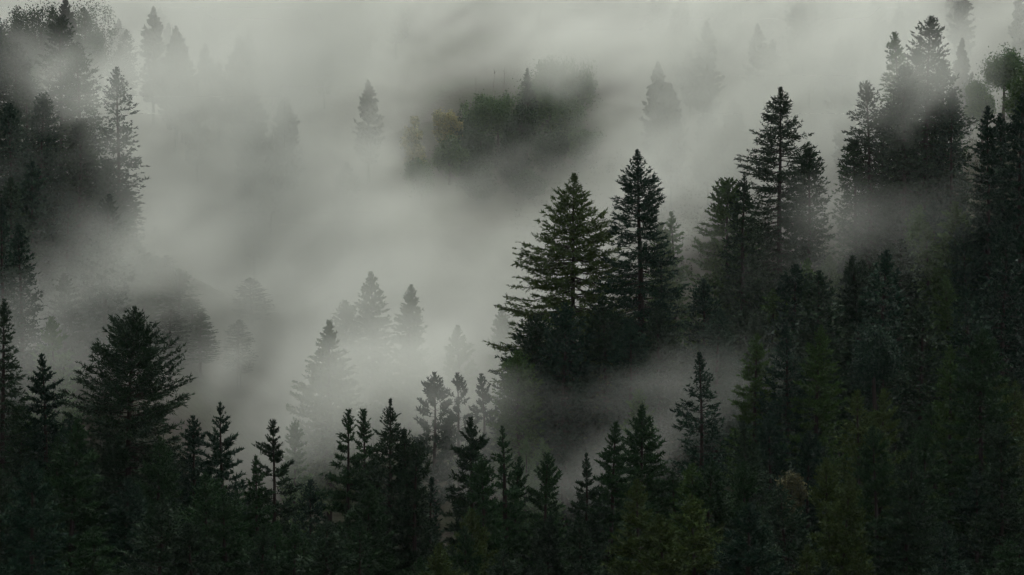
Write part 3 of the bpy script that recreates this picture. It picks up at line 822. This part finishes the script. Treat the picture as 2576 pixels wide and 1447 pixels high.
# mist banks: centre pixel and distance, half extents (px across, px up, metres deep), tilt in degrees, extinction per metre
BANKS = [
 (760, 420, 490, 820, 620, 34, 25, .027),      # the great bank filling the upper left and middle
 (1150, -20, 520, 1000, 260, 44, 5, .030),     # its top, along the upper edge
 (1850, 120, 500, 620, 360, 36, 10, .034),     # over to the right behind the pointed fir
 (560, 280, 452, 340, 300, 14, 40, .018),      # its near edge over the upper left
 (760, 880, 440, 560, 330, 40, 30, .020),      # down into the ravine
 (1000, 960, 352, 500, 220, 22, 20, .019),     # before the ghostly conifers
 (940, 800, 366, 340, 210, 13, 20, .017),
 (1000, 1180, 290, 560, 120, 14, 4, .012),     # low veil behind the near ridge
 (1150, 1150, 302, 130, 120, 7, 0, .016),      # veil at the feet of the open-topped pines
 (1150, 1040, 311, 180, 150, 7, 0, .024),      # veil before the open-topped pines
 (470, 690, 400, 240, 130, 16, 10, .026),      # over the foot of the left spur
 (880, 230, 525, 230, 190, 18, 20, .020),      # before the dark wood left of the clearing
 (620, 960, 332, 260, 140, 14, 10, .014),      # low in the ravine behind the near redwoods
 (1500, 620, 430, 420, 180, 36, 28, .016),     # behind the tall pair, drifting up right
 (1900, 420, 460, 300, 200, 30, 30, .018),
 (1600, 1040, 296, 420, 130, 14, 30, .013),    # thin streak between the pair and the stand-alone fir
 (2150, 250, 470, 330, 320, 30, 30, .016),     # round the misty giants
 (2270, 230, 412, 200, 220, 12, 50, .019),     # veil across the giants' tops
 (2200, 480, 402, 330, 150, 14, 40, .009),
 (2000, 620, 362, 260, 120, 14, 40, .008),     # wisps at the foot of the see-through fir
 (2200, 660, 345, 380, 150, 12, 35, .0045),
 (170, 330, 412, 320, 80, 9, 45, .020),        # wisps over the left hillside
 (190, 160, 425, 230, 110, 16, 20, .022),
 (300, 330, 410, 140, 260, 12, 20, .014),
 (300, 650, 392, 420, 150, 22, 15, .016),      # bank below the left hillside
 (1000, 640, 470, 560, 260, 30, 30, .018),
 (1710, 600, 385, 130, 190, 9, 0, .022),       # between the pair and the trees right of it
 (1360, 985, 306, 260, 90, 8, 12, .006),       # over the feet of the pair
 (150, 850, 300, 340, 200, 18, 0, .009),       # thin air behind the broad-crowned fir
]
CLEAR = [                                          # pockets where the mist parts
 (1260, 330, 620, 330, 230, 270, 15, .92),
 (1170, 190, 620, 230, 100, 260, 20, .85),
 (1420, 190, 610, 150, 200, 240, 0, .55),
 (120, 470, 430, 190, 130, 45, 0, .6),
 (2545, 150, 480, 150, 230, 160, 0, .85),
 (60, 10, 500, 130, 110, 140, 0, .95),
 (1270, 420, 485, 310, 240, 95, 25, .78),
]

def mist_volume():
    v = bpy.data.volumes.new('mist')
    v.render.space = 'WORLD'
    v.render.step_size = 6.0
    o = link('mist', v)
    o['kind'] = 'stuff'; o['label'] = 'drifting grey mist filling the valley between the trees'
    ng = bpy.data.node_groups.new('mist', 'GeometryNodeTree')
    ng.interface.new_socket('Geometry', in_out='INPUT', socket_type='NodeSocketGeometry')
    ng.interface.new_socket('Geometry', in_out='OUTPUT', socket_type='NodeSocketGeometry')
    N, Lk = ng.nodes, ng.links
    def math_(op, a, b=None, clamp=False):
        m = N.new('ShaderNodeMath'); m.operation = op; m.use_clamp = clamp
        for s_, x in ((0, a), (1, b)):
            if x is None: continue
            if isinstance(x, (int, float)): m.inputs[s_].default_value = x
            else: Lk.new(x, m.inputs[s_])
        return m.outputs[0]
    pos = N.new('GeometryNodeInputPosition').outputs[0]
    def vmath(op, a, b):
        m = N.new('ShaderNodeVectorMath'); m.operation = op
        Lk.new(a, m.inputs[0]); m.inputs[1].default_value = b
        return m.outputs[0]
    def rot(a, deg):                                   # turns about the y axis
        r_ = N.new('ShaderNodeVectorRotate'); r_.rotation_type = 'Y_AXIS'
        r_.inputs['Angle'].default_value = math.radians(deg)
        Lk.new(a, r_.inputs['Vector'])
        return r_.outputs[0]
    def noise(scale, detail, rough, stretch, seed, dist=0.0):
        mp = vmath('MULTIPLY', rot(vmath('ADD', pos, (seed * 40, seed * 25, seed * 60)), 32), stretch)
        nz = N.new('ShaderNodeTexNoise')
        nz.inputs['Scale'].default_value = scale; nz.inputs['Detail'].default_value = detail
        nz.inputs['Roughness'].default_value = rough; nz.inputs['Distortion'].default_value = dist
        Lk.new(mp, nz.inputs['Vector'])
        return nz.outputs
    # warp the banks so that no outline is an ellipse
    wn_ = noise(.035, 3, .5, (1, 1, 1), 3.0)
    sub = N.new('ShaderNodeVectorMath'); sub.operation = 'SUBTRACT'; Lk.new(wn_['Color'], sub.inputs[0]); sub.inputs[1].default_value = (.5, .5, .5)
    scl = N.new('ShaderNodeVectorMath'); scl.operation = 'SCALE'; Lk.new(sub.outputs[0], scl.inputs[0]); scl.inputs['Scale'].default_value = 30.0
    addv = N.new('ShaderNodeVectorMath'); addv.operation = 'ADD'; Lk.new(pos, addv.inputs[0]); Lk.new(scl.outputs[0], addv.inputs[1])
    wpos = addv.outputs[0]
    def blob(b, r1=1.25, r0=.25):
        px, py, D, rx, ry, dep, tilt, amp = b
        v_ = rot(vmath('SUBTRACT', wpos, at(px, py, D)), tilt)
        v_ = vmath('DIVIDE', v_, (rx * D / F, dep, ry * D / F))
        ln = N.new('ShaderNodeVectorMath'); ln.operation = 'LENGTH'; Lk.new(v_, ln.inputs[0])
        mr = N.new('ShaderNodeMapRange'); mr.interpolation_type = 'SMOOTHSTEP'
        mr.inputs['From Min'].default_value = r1; mr.inputs['From Max'].default_value = r0
        mr.inputs['To Min'].default_value = 0; mr.inputs['To Max'].default_value = amp
        Lk.new(ln.outputs['Value'], mr.inputs['Value'])
        return mr.outputs[0]
    tot = None
    for b in BANKS:
        k = blob(b); tot = k if tot is None else math_('ADD', tot, k)
    # a general thickening with distance
    sx = N.new('ShaderNodeSeparateXYZ'); Lk.new(pos, sx.inputs[0])
    mr = N.new('ShaderNodeMapRange'); mr.inputs['From Min'].default_value = 520; mr.inputs['From Max'].default_value = 720
    mr.inputs['To Min'].default_value = 0; mr.inputs['To Max'].default_value = .006
    Lk.new(sx.outputs['Y'], mr.inputs['Value'])
    tot = math_('ADD', tot, mr.outputs[0])
    veil = blob((1450, 120, 575, 170, 120, 16, 10, .045))       # a wisp hanging in the clearing itself
    for b in CLEAR:
        tot = math_('MULTIPLY', tot, math_('SUBTRACT', 1.0, blob(b, 1.25, .35), True))
    n1 = noise(.030, 3, .6, (.55, .30, 1.35), 11.0, .9)['Fac']
    n2 = noise(.085, 4, .62, (.50, .28, 1.35), 5.0, 1.2)['Fac']
    tot = math_('ADD', tot, veil)
    n3 = noise(.21, 3, .6, (.45, .30, 1.3), 23.0, 1.0)['Fac']
    n12 = math_('ADD', math_('ADD', math_('MULTIPLY', n1, .50), math_('MULTIPLY', n2, .38)), math_('MULTIPLY', n3, .12))
    mr1 = N.new('ShaderNodeMapRange'); mr1.inputs['From Min'].default_value = .42; mr1.inputs['From Max'].default_value = .59
    mr1.inputs['To Min'].default_value = .03; mr1.inputs['To Max'].default_value = 2.1
    Lk.new(n12, mr1.inputs['Value'])
    tot = math_('MULTIPLY', tot, mr1.outputs[0])
    vc = N.new('GeometryNodeVolumeCube')
    lo, hi = (-190, 255, -62), (190, 780, 112)
    vc.inputs['Min'].default_value = lo; vc.inputs['Max'].default_value = hi
    for k, a, b in zip('XYZ', lo, hi): vc.inputs['Resolution ' + k].default_value = int((b - a) / 2.2)
    Lk.new(tot, vc.inputs['Density'])
    sm = N.new('GeometryNodeSetMaterial')
    mat = volume_mat('mist', 1.0, (.946, .985, .898), .25)
    sm.inputs['Material'].default_value = mat
    go = N.new('NodeGroupOutput')
    Lk.new(vc.outputs[0], sm.inputs[0]); Lk.new(sm.outputs[0], go.inputs[0])
    md = o.modifiers.new('mist', 'NODES'); md.node_group = ng
    v.materials.append(mat)
mist_volume()

def haze_box():
    lo, hi = (-260, -30, -75), (260, 900, 190)
    V = [(x, y, z) for x in (lo[0], hi[0]) for y in (lo[1], hi[1]) for z in (lo[2], hi[2])]
    Q = [(0, 1, 3, 2), (4, 6, 7, 5), (0, 4, 5, 1), (2, 3, 7, 6), (0, 2, 6, 4), (1, 5, 7, 3)]
    me = bpy.data.meshes.new('haze'); me.from_pydata(V, [], Q); me.update()
    me.materials.append(volume_mat('thin_haze', 2.8e-5, (.90, .97, 1.0), .2))
    o = link('haze', me); o['kind'] = 'stuff'; o['label'] = 'thin even haze through the whole valley'
haze_box()
tris = sum(len(m.polygons) * (2 if len(m.polygons) and m.polygons[0].loop_total == 4 else 1) for m in bpy.data.meshes)
print('triangles', tris)
